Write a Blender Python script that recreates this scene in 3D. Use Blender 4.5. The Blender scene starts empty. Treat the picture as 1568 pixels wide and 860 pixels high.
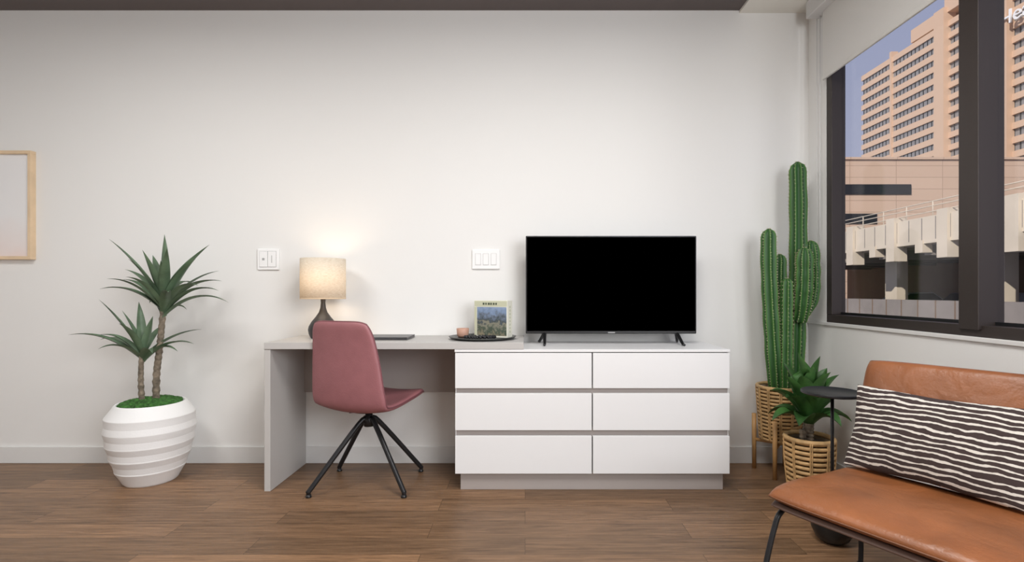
import bpy, math, random
from mathutils import Vector, Matrix
random.seed(7)
S = bpy.context.scene
COL = S.collection
pi = math.pi

# ------------------------------------------------------------------ materials
def mat(name, col, rough=0.5, metal=0.0, spec=0.5, noise=0.0, nscale=8.0, bump=0.0, bscale=60.0, sheen=0.0, bdist=0.005):
    m = bpy.data.materials.new(name); m.use_nodes = True
    nt = m.node_tree; b = nt.nodes['Principled BSDF']
    b.inputs['Base Color'].default_value = (*col, 1)
    b.inputs['Roughness'].default_value = rough
    b.inputs['Metallic'].default_value = metal
    b.inputs['Specular IOR Level'].default_value = spec
    if sheen: b.inputs['Sheen Weight'].default_value = sheen
    tc = nt.nodes.new('ShaderNodeTexCoord')
    if noise > 0:
        n = nt.nodes.new('ShaderNodeTexNoise'); n.inputs['Scale'].default_value = nscale
        n.inputs['Detail'].default_value = 4
        nt.links.new(tc.outputs['Object'], n.inputs['Vector'])
        r = nt.nodes.new('ShaderNodeValToRGB')
        r.color_ramp.elements[0].position = 0.3; r.color_ramp.elements[1].position = 0.7
        r.color_ramp.elements[0].color = (*[c*(1-noise) for c in col], 1)
        r.color_ramp.elements[1].color = (*[min(1, c*(1+noise)) for c in col], 1)
        nt.links.new(n.outputs['Fac'], r.inputs['Fac'])
        nt.links.new(r.outputs['Color'], b.inputs['Base Color'])
    if bump > 0:
        n2 = nt.nodes.new('ShaderNodeTexNoise'); n2.inputs['Scale'].default_value = bscale
        n2.inputs['Detail'].default_value = 5
        nt.links.new(tc.outputs['Object'], n2.inputs['Vector'])
        bp = nt.nodes.new('ShaderNodeBump'); bp.inputs['Strength'].default_value = bump
        bp.inputs['Distance'].default_value = bdist
        nt.links.new(n2.outputs['Fac'], bp.inputs['Height'])
        nt.links.new(bp.outputs['Normal'], b.inputs['Normal'])
    return m

M = {}
M['wall'] = mat('wall_paint', (0.82, 0.815, 0.80), 0.75, spec=0.2, bump=0.05, bscale=180)
M['trimw'] = mat('trim_paint', (0.74, 0.735, 0.725), 0.5, spec=0.3)
M['ceil_dark'] = mat('ceiling_dark_paint', (0.15, 0.13, 0.127), 0.8, spec=0.2)
M['soffit'] = mat('soffit_paint', (0.84, 0.83, 0.78), 0.8, spec=0.2)
M['white_lam'] = mat('white_laminate', (0.80, 0.80, 0.805), 0.38, spec=0.4)
M['grey_lam'] = mat('grey_laminate', (0.50, 0.485, 0.47), 0.45, spec=0.4)
M['taupe_lam'] = mat('taupe_laminate', (0.38, 0.34, 0.32), 0.5)
M['gap'] = mat('drawer_gap', (0.22, 0.205, 0.195), 0.6)
M['blackmetal'] = mat('black_metal', (0.018, 0.018, 0.02), 0.38, metal=0.3)
M['blackplastic'] = mat('black_plastic', (0.012, 0.012, 0.013), 0.35)
M['screen'] = mat('tv_screen', (0.0, 0.0, 0.0), 0.5, spec=0.0)
M['frame_bronze'] = mat('window_bronze', (0.040, 0.030, 0.027), 0.45, metal=0.2)
M['pink'] = mat('mauve_leather', (0.315, 0.125, 0.138), 0.5, noise=0.06, nscale=14, bump=0.25, bscale=160)
M['pinkseam'] = mat('mauve_piping', (0.18, 0.065, 0.075), 0.5)
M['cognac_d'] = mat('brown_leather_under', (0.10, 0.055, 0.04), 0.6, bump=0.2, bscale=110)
M['cognac_s'] = mat('cognac_piping', (0.15, 0.055, 0.022), 0.5)
M['pot'] = mat('white_ceramic_matte', (0.84, 0.84, 0.84), 0.6, bump=0.1, bscale=90)
M['moss'] = mat('moss', (0.035, 0.12, 0.02), 0.9, noise=0.6, nscale=60, bump=1.0, bscale=90)
M['soil'] = mat('soil', (0.05, 0.035, 0.025), 0.95, bump=1.0, bscale=60)
M['leaf'] = mat('yucca_leaf', (0.105, 0.165, 0.098), 0.42, noise=0.35, nscale=10)
M['leaf2'] = mat('agave_leaf', (0.045, 0.125, 0.03), 0.40, noise=0.5, nscale=12)
M['trunk'] = mat('yucca_trunk', (0.19, 0.155, 0.115), 0.85, noise=0.5, nscale=40, bump=1.0, bscale=70)
M['rattan'] = mat('rattan', (0.60, 0.38, 0.17), 0.5, noise=0.25, nscale=25, bump=0.3, bscale=80)
M['bamboo'] = mat('bamboo_wood', (0.58, 0.33, 0.13), 0.45, noise=0.15, nscale=12)
M['liner'] = mat('basket_liner', (0.13, 0.09, 0.05), 0.9)
M['maple'] = mat('maple_frame', (0.74, 0.56, 0.37), 0.5, noise=0.08, nscale=10)
M['plate'] = mat('switch_plate', (0.90, 0.90, 0.90), 0.35)
M['plate_g'] = mat('switch_shadow_line', (0.40, 0.40, 0.40), 0.5)
M['lampbase'] = mat('lamp_base_charcoal', (0.03, 0.028, 0.028), 0.45)
M['laptop'] = mat('laptop_shell', (0.10, 0.10, 0.105), 0.35, metal=0.7)
M['tray'] = mat('dark_tray', (0.055, 0.058, 0.055), 0.4, noise=0.2)
M['candle'] = mat('candle_terracotta', (0.52, 0.30, 0.22), 0.5)
M['wax'] = mat('candle_wax', (0.8, 0.66, 0.55), 0.5)
M['cream'] = mat('box_cream', (0.76, 0.75, 0.65), 0.5)
M['boxgreen'] = mat('box_green', (0.56, 0.57, 0.42), 0.5)
M['darktext'] = mat('dark_print', (0.06, 0.08, 0.05), 0.5)
M['cassette'] = mat('blind_cassette', (0.66, 0.66, 0.66), 0.45)
M['beige'] = mat('concrete_cream', (0.66, 0.58, 0.47), 0.85, noise=0.06, nscale=1)
M['conc'] = mat('concrete_grey', (0.27, 0.24, 0.22), 0.9, noise=0.1, nscale=1)
M['garagedark'] = mat('garage_interior', (0.20, 0.14, 0.10), 0.9)
M['towertan'] = mat('tower_stone', (0.66, 0.47, 0.34), 0.8)
M['towerglass'] = mat('tower_glass', (0.27, 0.265, 0.27), 0.35)
M['darkwin'] = mat('dark_opening', (0.015, 0.015, 0.018), 0.5)
M['asphalt'] = mat('asphalt', (0.12, 0.12, 0.12), 0.9)
M['carblue'] = mat('car_paint_blue', (0.02, 0.08, 0.30), 0.3)
M['cardark'] = mat('car_paint_dark', (0.05, 0.045, 0.05), 0.3)
M['cargrey'] = mat('car_paint_grey', (0.35, 0.35, 0.36), 0.3)
M['tyre'] = mat('tyre', (0.02, 0.02, 0.02), 0.8)
M['signw'] = mat('sign_white', (0.9, 0.9, 0.9), 0.5)
M['spine'] = mat('cactus_spine', (0.62, 0.58, 0.40), 0.6)

def nodes_of(m):
    return m.node_tree.nodes, m.node_tree.links, m.node_tree.nodes['Principled BSDF']

# cognac leather: mottled, creased
m = mat('cognac_leather', (0.25, 0.086, 0.029), 0.40, noise=0.20, nscale=6); n, l, b = nodes_of(m)
tc = n.new('ShaderNodeTexCoord')
na = n.new('ShaderNodeTexNoise'); na.inputs['Scale'].default_value = 130; na.inputs['Detail'].default_value = 4
nb = n.new('ShaderNodeTexNoise'); nb.inputs['Scale'].default_value = 5; nb.inputs['Detail'].default_value = 3; nb.inputs['Distortion'].default_value = 1.0
l.new(tc.outputs['Object'], na.inputs['Vector']); l.new(tc.outputs['Object'], nb.inputs['Vector'])
b1 = n.new('ShaderNodeBump'); b1.inputs['Strength'].default_value = 0.25; b1.inputs['Distance'].default_value = 0.004
b2_ = n.new('ShaderNodeBump'); b2_.inputs['Strength'].default_value = 0.45; b2_.inputs['Distance'].default_value = 0.025
l.new(na.outputs['Fac'], b1.inputs['Height']); l.new(nb.outputs['Fac'], b2_.inputs['Height'])
l.new(b2_.outputs['Normal'], b1.inputs['Normal']); l.new(b1.outputs['Normal'], b.inputs['Normal'])
M['cognac'] = m

# cactus
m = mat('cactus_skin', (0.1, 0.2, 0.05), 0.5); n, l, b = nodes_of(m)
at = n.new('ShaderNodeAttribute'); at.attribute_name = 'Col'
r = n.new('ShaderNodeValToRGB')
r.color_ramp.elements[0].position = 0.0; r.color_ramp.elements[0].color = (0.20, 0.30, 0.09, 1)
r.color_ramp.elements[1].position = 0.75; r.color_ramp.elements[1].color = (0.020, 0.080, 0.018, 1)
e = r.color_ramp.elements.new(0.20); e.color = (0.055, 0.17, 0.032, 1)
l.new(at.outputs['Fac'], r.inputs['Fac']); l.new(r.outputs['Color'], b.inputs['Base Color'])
M['cactus'] = m

# wooden plank floor
m = mat('wood_floor', (0.2, 0.12, 0.08), 0.40, spec=0.4); n, l, b = nodes_of(m)
tc = n.new('ShaderNodeTexCoord')
br = n.new('ShaderNodeTexBrick'); br.offset = 0.37; br.offset_frequency = 2
br.inputs['Scale'].default_value = 1.0; br.inputs['Brick Width'].default_value = 1.25
br.inputs['Row Height'].default_value = 0.15; br.inputs['Mortar Size'].default_value = 0.0012
br.inputs['Mortar Smooth'].default_value = 0.2; br.inputs['Bias'].default_value = 0.0
br.inputs['Color1'].default_value = (0.72, 0.72, 0.72, 1); br.inputs['Color2'].default_value = (1.18, 1.15, 1.12, 1)
br.inputs['Mortar'].default_value = (0.30, 0.30, 0.30, 1)
l.new(tc.outputs['Object'], br.inputs['Vector'])
vm = n.new('ShaderNodeVectorMath'); vm.operation = 'MULTIPLY_ADD'; vm.inputs[1].default_value = (7, 7, 7)
l.new(br.outputs['Color'], vm.inputs[0]); l.new(tc.outputs['Object'], vm.inputs[2])
mp = n.new('ShaderNodeMapping'); mp.inputs['Scale'].default_value = (1.6, 24, 1)
l.new(vm.outputs[0], mp.inputs['Vector'])
ns = n.new('ShaderNodeTexNoise'); ns.inputs['Scale'].default_value = 2.2; ns.inputs['Detail'].default_value = 9
ns.inputs['Roughness'].default_value = 0.72; ns.inputs['Distortion'].default_value = 0.6
l.new(mp.outputs['Vector'], ns.inputs['Vector'])
rp = n.new('ShaderNodeValToRGB')
rp.color_ramp.elements[0].position = 0.30; rp.color_ramp.elements[0].color = (0.098, 0.053, 0.027, 1)
rp.color_ramp.elements[1].position = 0.72; rp.color_ramp.elements[1].color = (0.33, 0.195, 0.107, 1)
l.new(ns.outputs['Fac'], rp.inputs['Fac'])
mx = n.new('ShaderNodeMix'); mx.data_type = 'RGBA'; mx.blend_type = 'MULTIPLY'; mx.inputs['Factor'].default_value = 1
l.new(rp.outputs['Color'], mx.inputs['A']); l.new(br.outputs['Color'], mx.inputs['B'])
l.new(mx.outputs['Result'], b.inputs['Base Color'])
bp = n.new('ShaderNodeBump'); bp.inputs['Strength'].default_value = 0.15; bp.inputs['Distance'].default_value = 0.003
l.new(ns.outputs['Fac'], bp.inputs['Height']); l.new(bp.outputs['Normal'], b.inputs['Normal'])
M['floor'] = m

def fabric(name, c1, c2, trans, scl):
    m = bpy.data.materials.new(name); m.use_nodes = True; n = m.node_tree.nodes; l = m.node_tree.links; n.clear()
    o = n.new('ShaderNodeOutputMaterial'); d = n.new('ShaderNodeBsdfDiffuse'); t = n.new('ShaderNodeBsdfTranslucent')
    mixs = n.new('ShaderNodeMixShader'); mixs.inputs[0].default_value = trans
    tc = n.new('ShaderNodeTexCoord'); mp = n.new('ShaderNodeMapping'); mp.inputs['Scale'].default_value = scl
    nn = n.new('ShaderNodeTexNoise'); nn.inputs['Scale'].default_value = 1.0
    l.new(tc.outputs['Object'], mp.inputs['Vector']); l.new(mp.outputs['Vector'], nn.inputs['Vector'])
    rp = n.new('ShaderNodeValToRGB'); rp.color_ramp.elements[0].position = .3; rp.color_ramp.elements[1].position = .7
    rp.color_ramp.elements[0].color = (*c1, 1); rp.color_ramp.elements[1].color = (*c2, 1)
    l.new(nn.outputs['Fac'], rp.inputs['Fac'])
    l.new(rp.outputs['Color'], d.inputs['Color']); l.new(rp.outputs['Color'], t.inputs['Color'])
    l.new(d.outputs[0], mixs.inputs[1]); l.new(t.outputs[0], mixs.inputs[2]); l.new(mixs.outputs[0], o.inputs[0])
    return m
M['shade'] = fabric('linen_shade', (0.78, 0.69, 0.56), (0.94, 0.87, 0.76), 0.30, (60, 60, 350))
M['blind'] = fabric('blind_fabric', (0.86, 0.85, 0.82), (0.90, 0.89, 0.86), 0.30, (300, 300, 300))

# window glass
m = bpy.data.materials.new('window_glass'); m.use_nodes = True; n = m.node_tree.nodes; l = m.node_tree.links; n.clear()
o = n.new('ShaderNodeOutputMaterial'); t = n.new('ShaderNodeBsdfTransparent'); g = n.new('ShaderNodeBsdfGlossy')
g.inputs['Roughness'].default_value = 0.0; t.inputs['Color'].default_value = (0.96, 0.96, 0.97, 1)
mixs = n.new('ShaderNodeMixShader'); mixs.inputs[0].default_value = 0.04
l.new(t.outputs[0], mixs.inputs[1]); l.new(g.outputs[0], mixs.inputs[2]); l.new(mixs.outputs[0], o.inputs[0])
M['glass'] = m

# striped pillow
m = mat('striped_textile', (0.05, 0.03, 0.03), 0.9, bump=0.4, bscale=250); n, l, b = nodes_of(m)
tc = n.new('ShaderNodeTexCoord')
mp = n.new('ShaderNodeMapping'); mp.inputs['Scale'].default_value = (9, 9, 17)
nn = n.new('ShaderNodeTexNoise'); nn.inputs['Scale'].default_value = 1.0; nn.inputs['Detail'].default_value = 4
l.new(tc.outputs['Object'], mp.inputs['Vector']); l.new(mp.outputs['Vector'], nn.inputs['Vector'])
sp = n.new('ShaderNodeSeparateXYZ'); l.new(tc.outputs['Object'], sp.inputs[0])
a1 = n.new('ShaderNodeMath'); a1.operation = 'MULTIPLY_ADD'; a1.inputs[1].default_value = 0.036
l.new(nn.outputs['Fac'], a1.inputs[0]); l.new(sp.outputs['Z'], a1.inputs[2])
a2 = n.new('ShaderNodeMath'); a2.operation = 'MULTIPLY'; a2.inputs[1].default_value = 2*pi/0.0215
l.new(a1.outputs[0], a2.inputs[0])
a3 = n.new('ShaderNodeMath'); a3.operation = 'SINE'; l.new(a2.outputs[0], a3.inputs[0])
mp3 = n.new('ShaderNodeMapping'); mp3.inputs['Scale'].default_value = (18, 18, 50)
n3 = n.new('ShaderNodeTexNoise'); n3.inputs['Scale'].default_value = 1
l.new(tc.outputs['Object'], mp3.inputs['Vector']); l.new(mp3.outputs['Vector'], n3.inputs['Vector'])
a4 = n.new('ShaderNodeMath'); a4.operation = 'MULTIPLY_ADD'; a4.inputs[1].default_value = 1.6
l.new(n3.outputs['Fac'], a4.inputs[0]); l.new(a3.outputs[0], a4.inputs[2])
rp = n.new('ShaderNodeValToRGB')
mr = n.new('ShaderNodeMapRange'); mr.inputs['From Min'].default_value = 1.12; mr.inputs['From Max'].default_value = 1.52
l.new(a4.outputs[0], mr.inputs['Value'])
rp.color_ramp.elements[0].position = 0.3; rp.color_ramp.elements[1].position = 0.7
rp.color_ramp.elements[0].color = (0.042, 0.026, 0.024, 1); rp.color_ramp.elements[1].color = (0.66, 0.62, 0.56, 1)
l.new(mr.outputs[0], rp.inputs['Fac']); l.new(rp.outputs['Color'], b.inputs['Base Color'])
M['stripe'] = m

# framed print (soft pink desert print)
m = mat('art_print', (0.8, 0.8, 0.8), 0.4); n, l, b = nodes_of(m)
tc = n.new('ShaderNodeTexCoord'); sp = n.new('ShaderNodeSeparateXYZ'); l.new(tc.outputs['Object'], sp.inputs[0])
nn = n.new('ShaderNodeTexNoise'); nn.inputs['Scale'].default_value = 5; l.new(tc.outputs['Object'], nn.inputs['Vector'])
a = n.new('ShaderNodeMath'); a.operation = 'MULTIPLY_ADD'; a.inputs[1].default_value = 0.2
l.new(nn.outputs['Fac'], a.inputs[0]); l.new(sp.outputs['Z'], a.inputs[2])
rp = n.new('ShaderNodeValToRGB'); rp.color_ramp.elements[0].position = 0.0; rp.color_ramp.elements[1].position = 1
mr = n.new('ShaderNodeMapRange'); mr.inputs['From Min'].default_value = 1.46; mr.inputs['From Max'].default_value = 1.80
l.new(a.outputs[0], mr.inputs['Value']); l.new(mr.outputs[0], rp.inputs['Fac'])
rp.color_ramp.elements[0].color = (0.80, 0.66, 0.62, 1); rp.color_ramp.elements[1].color = (0.82, 0.815, 0.82, 1)
e = rp.color_ramp.elements.new(0.35); e.color = (0.82, 0.75, 0.73, 1)
l.new(rp.outputs['Color'], b.inputs['Base Color']); M['art'] = m

# puzzle box cover picture
m = mat('box_picture', (0.3, 0.4, 0.5), 0.35); n, l, b = nodes_of(m)
tc = n.new('ShaderNodeTexCoord'); sp = n.new('ShaderNodeSeparateXYZ'); l.new(tc.outputs['Object'], sp.inputs[0])
nn = n.new('ShaderNodeTexNoise'); nn.inputs['Scale'].default_value = 45; nn.inputs['Detail'].default_value = 6
l.new(tc.outputs['Object'], nn.inputs['Vector'])
a = n.new('ShaderNodeMath'); a.operation = 'MULTIPLY_ADD'; a.inputs[1].default_value = 0.16
l.new(nn.outputs['Fac'], a.inputs[0]); l.new(sp.outputs['Z'], a.inputs[2])
mr = n.new('ShaderNodeMapRange'); mr.inputs['From Min'].default_value = 0.04; mr.inputs['From Max'].default_value = 0.28
l.new(a.outputs[0], mr.inputs['Value'])
rp = n.new('ShaderNodeValToRGB'); cr = rp.color_ramp
cr.elements[0].position = 0; cr.elements[0].color = (0.12, 0.10, 0.05, 1)
cr.elements[1].position = 1; cr.elements[1].color = (0.26, 0.34, 0.50, 1)
for p, c in [(0.2, (0.26, 0.23, 0.16)), (0.35, (0.05, 0.08, 0.06)), (0.5, (0.27, 0.26, 0.20)), (0.6, (0.05, 0.07, 0.08)), (0.72, (0.14, 0.17, 0.22)), (0.85, (0.20, 0.28, 0.42))]:
    e = cr.elements.new(p); e.color = (*c, 1)
l.new(mr.outputs[0], rp.inputs['Fac']); l.new(rp.outputs['Color'], b.inputs['Base Color']); M['boxpic'] = m

# tan panelled building
m = mat('tan_panels', (0.5, 0.34, 0.24), 0.85); n, l, b = nodes_of(m)
tc = n.new('ShaderNodeTexCoord'); mp = n.new('ShaderNodeMapping'); mp.inputs['Rotation'].default_value = (-pi/2, 0, 0)
l.new(tc.outputs['Object'], mp.inputs['Vector'])
br = n.new('ShaderNodeTexBrick'); br.offset = 0; br.inputs['Scale'].default_value = 1
br.inputs['Brick Width'].default_value = 4.2; br.inputs['Row Height'].default_value = 1.05
br.inputs['Mortar Size'].default_value = 0.03
br.inputs['Color1'].default_value = (0.64, 0.46, 0.34, 1); br.inputs['Color2'].default_value = (0.67, 0.485, 0.36, 1)
br.inputs['Mortar'].default_value = (0.46, 0.32, 0.23, 1)
l.new(mp.outputs['Vector'], br.inputs['Vector']); l.new(br.outputs['Color'], b.inputs['Base Color']); M['tanpanel'] = m

# ------------------------------------------------------------------ mesh helpers
def mk(name, verts, faces, m=None, smooth=False, parent=None, col=None):
    me = bpy.data.meshes.new(name); me.from_pydata([tuple(v) for v in verts], [], faces); me.update()
    if smooth:
        for p in me.polygons: p.use_smooth = True
    if col:
        ca = me.color_attributes.new(name='Col', type='FLOAT_COLOR', domain='POINT')
        for i, c in enumerate(col): ca.data[i].color = (c, c, c, 1)
    ob = bpy.data.objects.new(name, me); COL.objects.link(ob)
    if m: me.materials.append(m if not isinstance(m, str) else M[m])
    if parent: ob.parent = parent
    return ob

def empty(name, loc=(0, 0, 0)):
    e = bpy.data.objects.new(name, None); e.empty_display_size = 0.1; COL.objects.link(e); e.location = (0, 0, 0)
    return e

def bevel(ob, w, seg=3):
    md = ob.modifiers.new('bevel', 'BEVEL'); md.width = w; md.segments = seg; md.limit_method = 'ANGLE'
    for p in ob.data.polygons: p.use_smooth = True
    wn = ob.modifiers.new('wn', 'WEIGHTED_NORMAL'); wn.keep_sharp = True
    return ob

BF = [(0, 3, 2, 1), (4, 5, 6, 7), (0, 1, 5, 4), (1, 2, 6, 5), (2, 3, 7, 6), (3, 0, 4, 7)]
def boxv(x0, x1, y0, y1, z0, z1):
    return [(x0, y0, z0), (x1, y0, z0), (x1, y1, z0), (x0, y1, z0), (x0, y0, z1), (x1, y0, z1), (x1, y1, z1), (x0, y1, z1)]
def box(name, x0, x1, y0, y1, z0, z1, m, bev=0, parent=None):
    if x0 > x1: x0, x1 = x1, x0
    if y0 > y1: y0, y1 = y1, y0
    ob = mk(name, boxv(x0, x1, y0, y1, z0, z1), BF, m, parent=parent)
    if bev: bevel(ob, bev)
    return ob
def boxes(name, lst, m, parent=None, bev=0):
    V = []; F = []
    for a in lst:
        k = len(V); V += boxv(*a); F += [tuple(i+k for i in f) for f in BF]
    ob = mk(name, V, F, m, parent=parent)
    if bev: bevel(ob, bev, 2)
    return ob

def lathe_vf(prof, c, seg=48):
    V = []; F = []
    for r_, z in prof:
        for i in range(seg):
            a = 2*pi*i/seg; V.append((c[0]+r_*math.cos(a), c[1]+r_*math.sin(a), c[2]+z))
    for j in range(len(prof)-1):
        for i in range(seg):
            i2 = (i+1) % seg
            F.append((j*seg+i, j*seg+i2, (j+1)*seg+i2, (j+1)*seg+i))
    return V, F
def lathe(name, prof, c, m, seg=48, smooth=True, parent=None, sharp=None):
    V, F = lathe_vf(prof, c, seg); ob = mk(name, V, F, m, smooth, parent)
    if smooth and sharp: ob.data.set_sharp_from_angle(angle=math.radians(sharp))
    return ob

def smooth_pts(P, k=8):
    P = [Vector(p) for p in P]; out = []
    for i in range(len(P)-1):
        p0 = P[max(i-1, 0)]; p1 = P[i]; p2 = P[i+1]; p3 = P[min(i+2, len(P)-1)]
        for j in range(k):
            t = j/k
            out.append(0.5*((2*p1)+(-p0+p2)*t+(2*p0-5*p1+4*p2-p3)*t*t+(-p0+3*p1-3*p2+p3)*t**3))
    out.append(P[-1]); return out

def sweep(P, R, nseg=12, prof=None, cap=True):
    """tube along P, radii R; prof(theta)->factor"""
    P = [Vector(p) for p in P]; n = len(P)
    if not isinstance(R, (list, tuple)): R = [R]*n
    V = []; F = []
    t = (P[1]-P[0]).normalized()
    ref = Vector((1, 0, 0)) if abs(t.x) < 0.8 else Vector((0, 0, 1))
    u = (ref-ref.dot(t)*t).normalized()
    for i in range(n):
        if i == 0: t = (P[1]-P[0])
        elif i == n-1: t = P[-1]-P[-2]
        else: t = P[i+1]-P[i-1]
        t.normalize(); u = (u-u.dot(t)*t).normalized(); w = t.cross(u)
        for k in range(nseg):
            a = 2*pi*k/nseg; f = prof(a) if prof else 1
            V.append(P[i]+(u*math.cos(a)+w*math.sin(a))*R[i]*f)
    for i in range(n-1):
        for k in range(nseg):
            k2 = (k+1) % nseg; F.append((i*nseg+k, i*nseg+k2, (i+1)*nseg+k2, (i+1)*nseg+k))
    if cap:
        F.append(tuple(range(nseg-1, -1, -1))); F.append(tuple((n-1)*nseg+k for k in range(nseg)))
    return V, F
def tube(name, P, R, m, nseg=12, parent=None, sm=0):
    if sm: P = smooth_pts(P, sm)
    V, F = sweep(P, R, nseg); return mk(name, V, F, m, True, parent)

class Acc:
    def __init__(s): s.V = []; s.F = []; s.C = []
    def add(s, VF, c=None):
        k = len(s.V); s.V += list(VF[0]); s.F += [tuple(i+k for i in f) for f in VF[1]]
        if c: s.C += c
    def mk(s, name, m, smooth=True, parent=None):
        return mk(name, s.V, s.F, m, smooth, parent, s.C if s.C else None)

def puffy(name, surf, h, m, nu=40, nv=40, p=16, parent=None):
    """closed cushion around surface surf(u,v), half thickness h, rounded edges"""
    us = [math.sin(pi/2*(-1+2*i/nu)) for i in range(nu+1)]; vs = [math.sin(pi/2*(-1+2*j/nv)) for j in range(nv+1)]
    V = []; F = []
    def nrm(u, v):
        e = 0.01
        a = surf(min(u+e, 1), v)-surf(max(u-e, -1), v); b_ = surf(u, min(v+e, 1))-surf(u, max(v-e, -1))
        return a.cross(b_).normalized()
    def th(u, v):
        return (max(0, (1-abs(u)**p))*max(0, (1-abs(v)**p)))**0.5
    top = {}; bot = {}
    for i, u in enumerate(us):
        for j, v in enumerate(vs):
            c = surf(u, v); nn_ = nrm(u, v); t_ = th(u, v)*(h(u, v) if callable(h) else h)
            edge = i in (0, nu) or j in (0, nv)
            top[i, j] = len(V); V.append(c+nn_*t_)
            if edge: bot[i, j] = top[i, j]
            else: bot[i, j] = len(V); V.append(c-nn_*t_)
    for i in range(nu):
        for j in range(nv):
            F.append((top[i, j], top[i+1, j], top[i+1, j+1], top[i, j+1]))
            F.append((bot[i, j], bot[i, j+1], bot[i+1, j+1], bot[i+1, j]))
    return mk(name, V, F, m, True, parent)

def piping(name, surf, r_, m, parent, NL=40, NV=80):
    loop = []
    for i in range(NL): loop.append(surf(-1+2*i/NL, 1))
    for i in range(NV): loop.append(surf(1, 1-2*i/NV))
    for i in range(NL): loop.append(surf(1-2*i/NL, -1))
    for i in range(NV+1): loop.append(surf(-1, -1+2*i/NV))
    V, F = sweep(loop, r_, 6); return mk(name, V, F, m, True, parent)

def interp(tab, x):
    if x <= tab[0][0]: return tab[0][1]
    for (a, b_), (c, d_) in zip(tab, tab[1:]):
        if x <= c: return b_+(d_-b_)*(x-a)/(c-a)
    return tab[-1][1]

# ------------------------------------------------------------------ room shell
XL, XR, YB, YF, ZC = -4.6, 1.93, 3.46, -2.6, 3.08
TH = 0.10
fl = box('floor', XL-0.1, XR+TH, YF-0.1, YB+0.1, -0.1, 0, 'floor')
box('ceiling', XL-0.1, 1.458, YF-0.1, YB+0.1, ZC, ZC+0.12, 'ceil_dark')
box('ceiling_soffit', 1.458, XR+TH, YF-0.1, YB+0.1, 3.062, ZC+0.12, 'soffit')
box('wall_back', XL-0.1, XR+TH, YB, YB+0.12, 0, ZC+0.02, 'wall')
box('wall_left', XL-0.12, XL, YF, YB, 0, ZC, 'wall')
box('wall_front', XL-0.1, XR+TH, YF-0.12, YF, 0, ZC, 'wall')
WB, WT = 0.97, 2.96
boxes('wall_right', [(XR, XR+TH, YF, YB, 0, WB), (XR, XR+TH, YF, YB, WT, 3.062),
                     (XR, XR+TH, 3.257, YB, WB, WT), (XR, XR+TH, 0.55, 0.85, WB, WT), (XR, XR+TH, YF, -2.0, WB, WT)], 'wall')
bb = box('baseboard_back', XL, XR, YB-0.014, YB, 0, 0.112, 'trimw', 0.003)
box('baseboard_left', XL, XL+0.014, YF, YB-0.014, 0, 0.112, 'trimw', 0.003)
box('baseboard_right', XR-0.014, XR, YF, YB-0.014, 0, 0.112, 'trimw', 0.003)
box('trim_sill', XR-0.012, XR+0.0, YF, YB-0.002, WB-0.02, WB, 'trimw', 0.003)

def window(name, ya, yb, mull):
    w = empty(name); x0, x1 = XR+0.002, XR+0.09; f = 0.055
    L = [(x0, x1, ya, yb, WB, WB+0.05), (x0, x1, ya, yb, WT-0.05, WT), (x0, x1, ya, ya+f, WB+0.05, WT-0.05), (x0, x1, yb-f, yb, WB+0.05, WT-0.05)]
    for (a, b_) in mull: L.append((x0-0.015, x1+0.01, a, b_, WB+0.03, WT-0.05))
    boxes('frame', L, 'frame_bronze', w, 0.003)
    L = []
    for z in (WB+0.05, WT-0.065): L.append((x1-0.03, x1-0.01, ya+f, yb-f, z, z+0.015))
    boxes('bead', L, 'blackmetal', w)
    box('glass', x1-0.024, x1-0.018, ya+f, yb-f, WB+0.05, WT-0.05, 'glass', parent=w)
window('window_1', 0.85, 3.257, [(2.15, 2.248), (1.25, 1.35)])
window('window_2', -2.0, 0.55, [(-0.78, -0.68)])

def blind(name, ya, yb, zb):
    w = empty(name)
    box('cassette', 1.835, 1.925, ya, yb+0.09, 2.945, 3.055, 'cassette', 0.006, w)
    box('fabric', 1.893, 1.896, ya+0.02, yb, zb, 2.95, 'blind', 0, w)
    box('hem_bar', 1.887, 1.902, ya+0.02, yb, zb-0.012, zb+0.012, 'blind', 0.004, w)
    a = Acc()
    for dy in (0.05, 0.085):
        a.add(sweep([(1.905, yb+dy, 2.95), (1.905, yb+dy, 2.0), (1.905, yb+dy-(0.0 if dy < .06 else 0.015), 1.30)], 0.0028, 6))
    a.add(sweep(smooth_pts([(1.905, yb+.05, 1.30), (1.905, yb+.055, 1.27), (1.905, yb+.068, 1.28), (1.905, yb+.07, 1.30)], 4), 0.005, 6))
    a.mk('pull_chain', 'trimw', True, w)
blind('roller_blind', 0.88, 3.232, 2.52)
blind('roller_blind.001', -1.95, 0.50, 2.80)

# ------------------------------------------------------------------ dresser
dr = empty('dresser')
yf = 2.96; X0, X1 = -0.408, 1.192
box('carcass', X0+0.004, X1-0.004, yf+0.035, YB-0.018, 0.10, 0.812, 'gap', 0, dr)
boxes('sides', [(X0, X0+0.004, yf+0.02, YB-0.018, 0.10, 0.812), (X1-0.004, X1, yf+0.02, YB-0.018, 0.10, 0.812)], 'white_lam', dr)
box('top', X0-0.003, X1+0.003, yf-0.003, YB-0.015, 0.812, 0.828, 'white_lam', 0.002, dr)
box('plinth', X0+0.028, X1-0.028, yf+0.03, YB-0.05, 0, 0.10, 'taupe_lam', 0.002, dr)
mid = 0.392
for i, (a, b_) in enumerate([(0.601, 0.807), (0.356, 0.571), (0.103, 0.322)]):
    for j, (xa, xb) in enumerate([(X0, mid-0.0035), (mid+0.0035, X1)]):
        box('drawer_%d' % (i*2+j+1), xa, xb, yf, yf+0.022, a, b_, 'white_lam', 0.002, dr)
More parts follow.
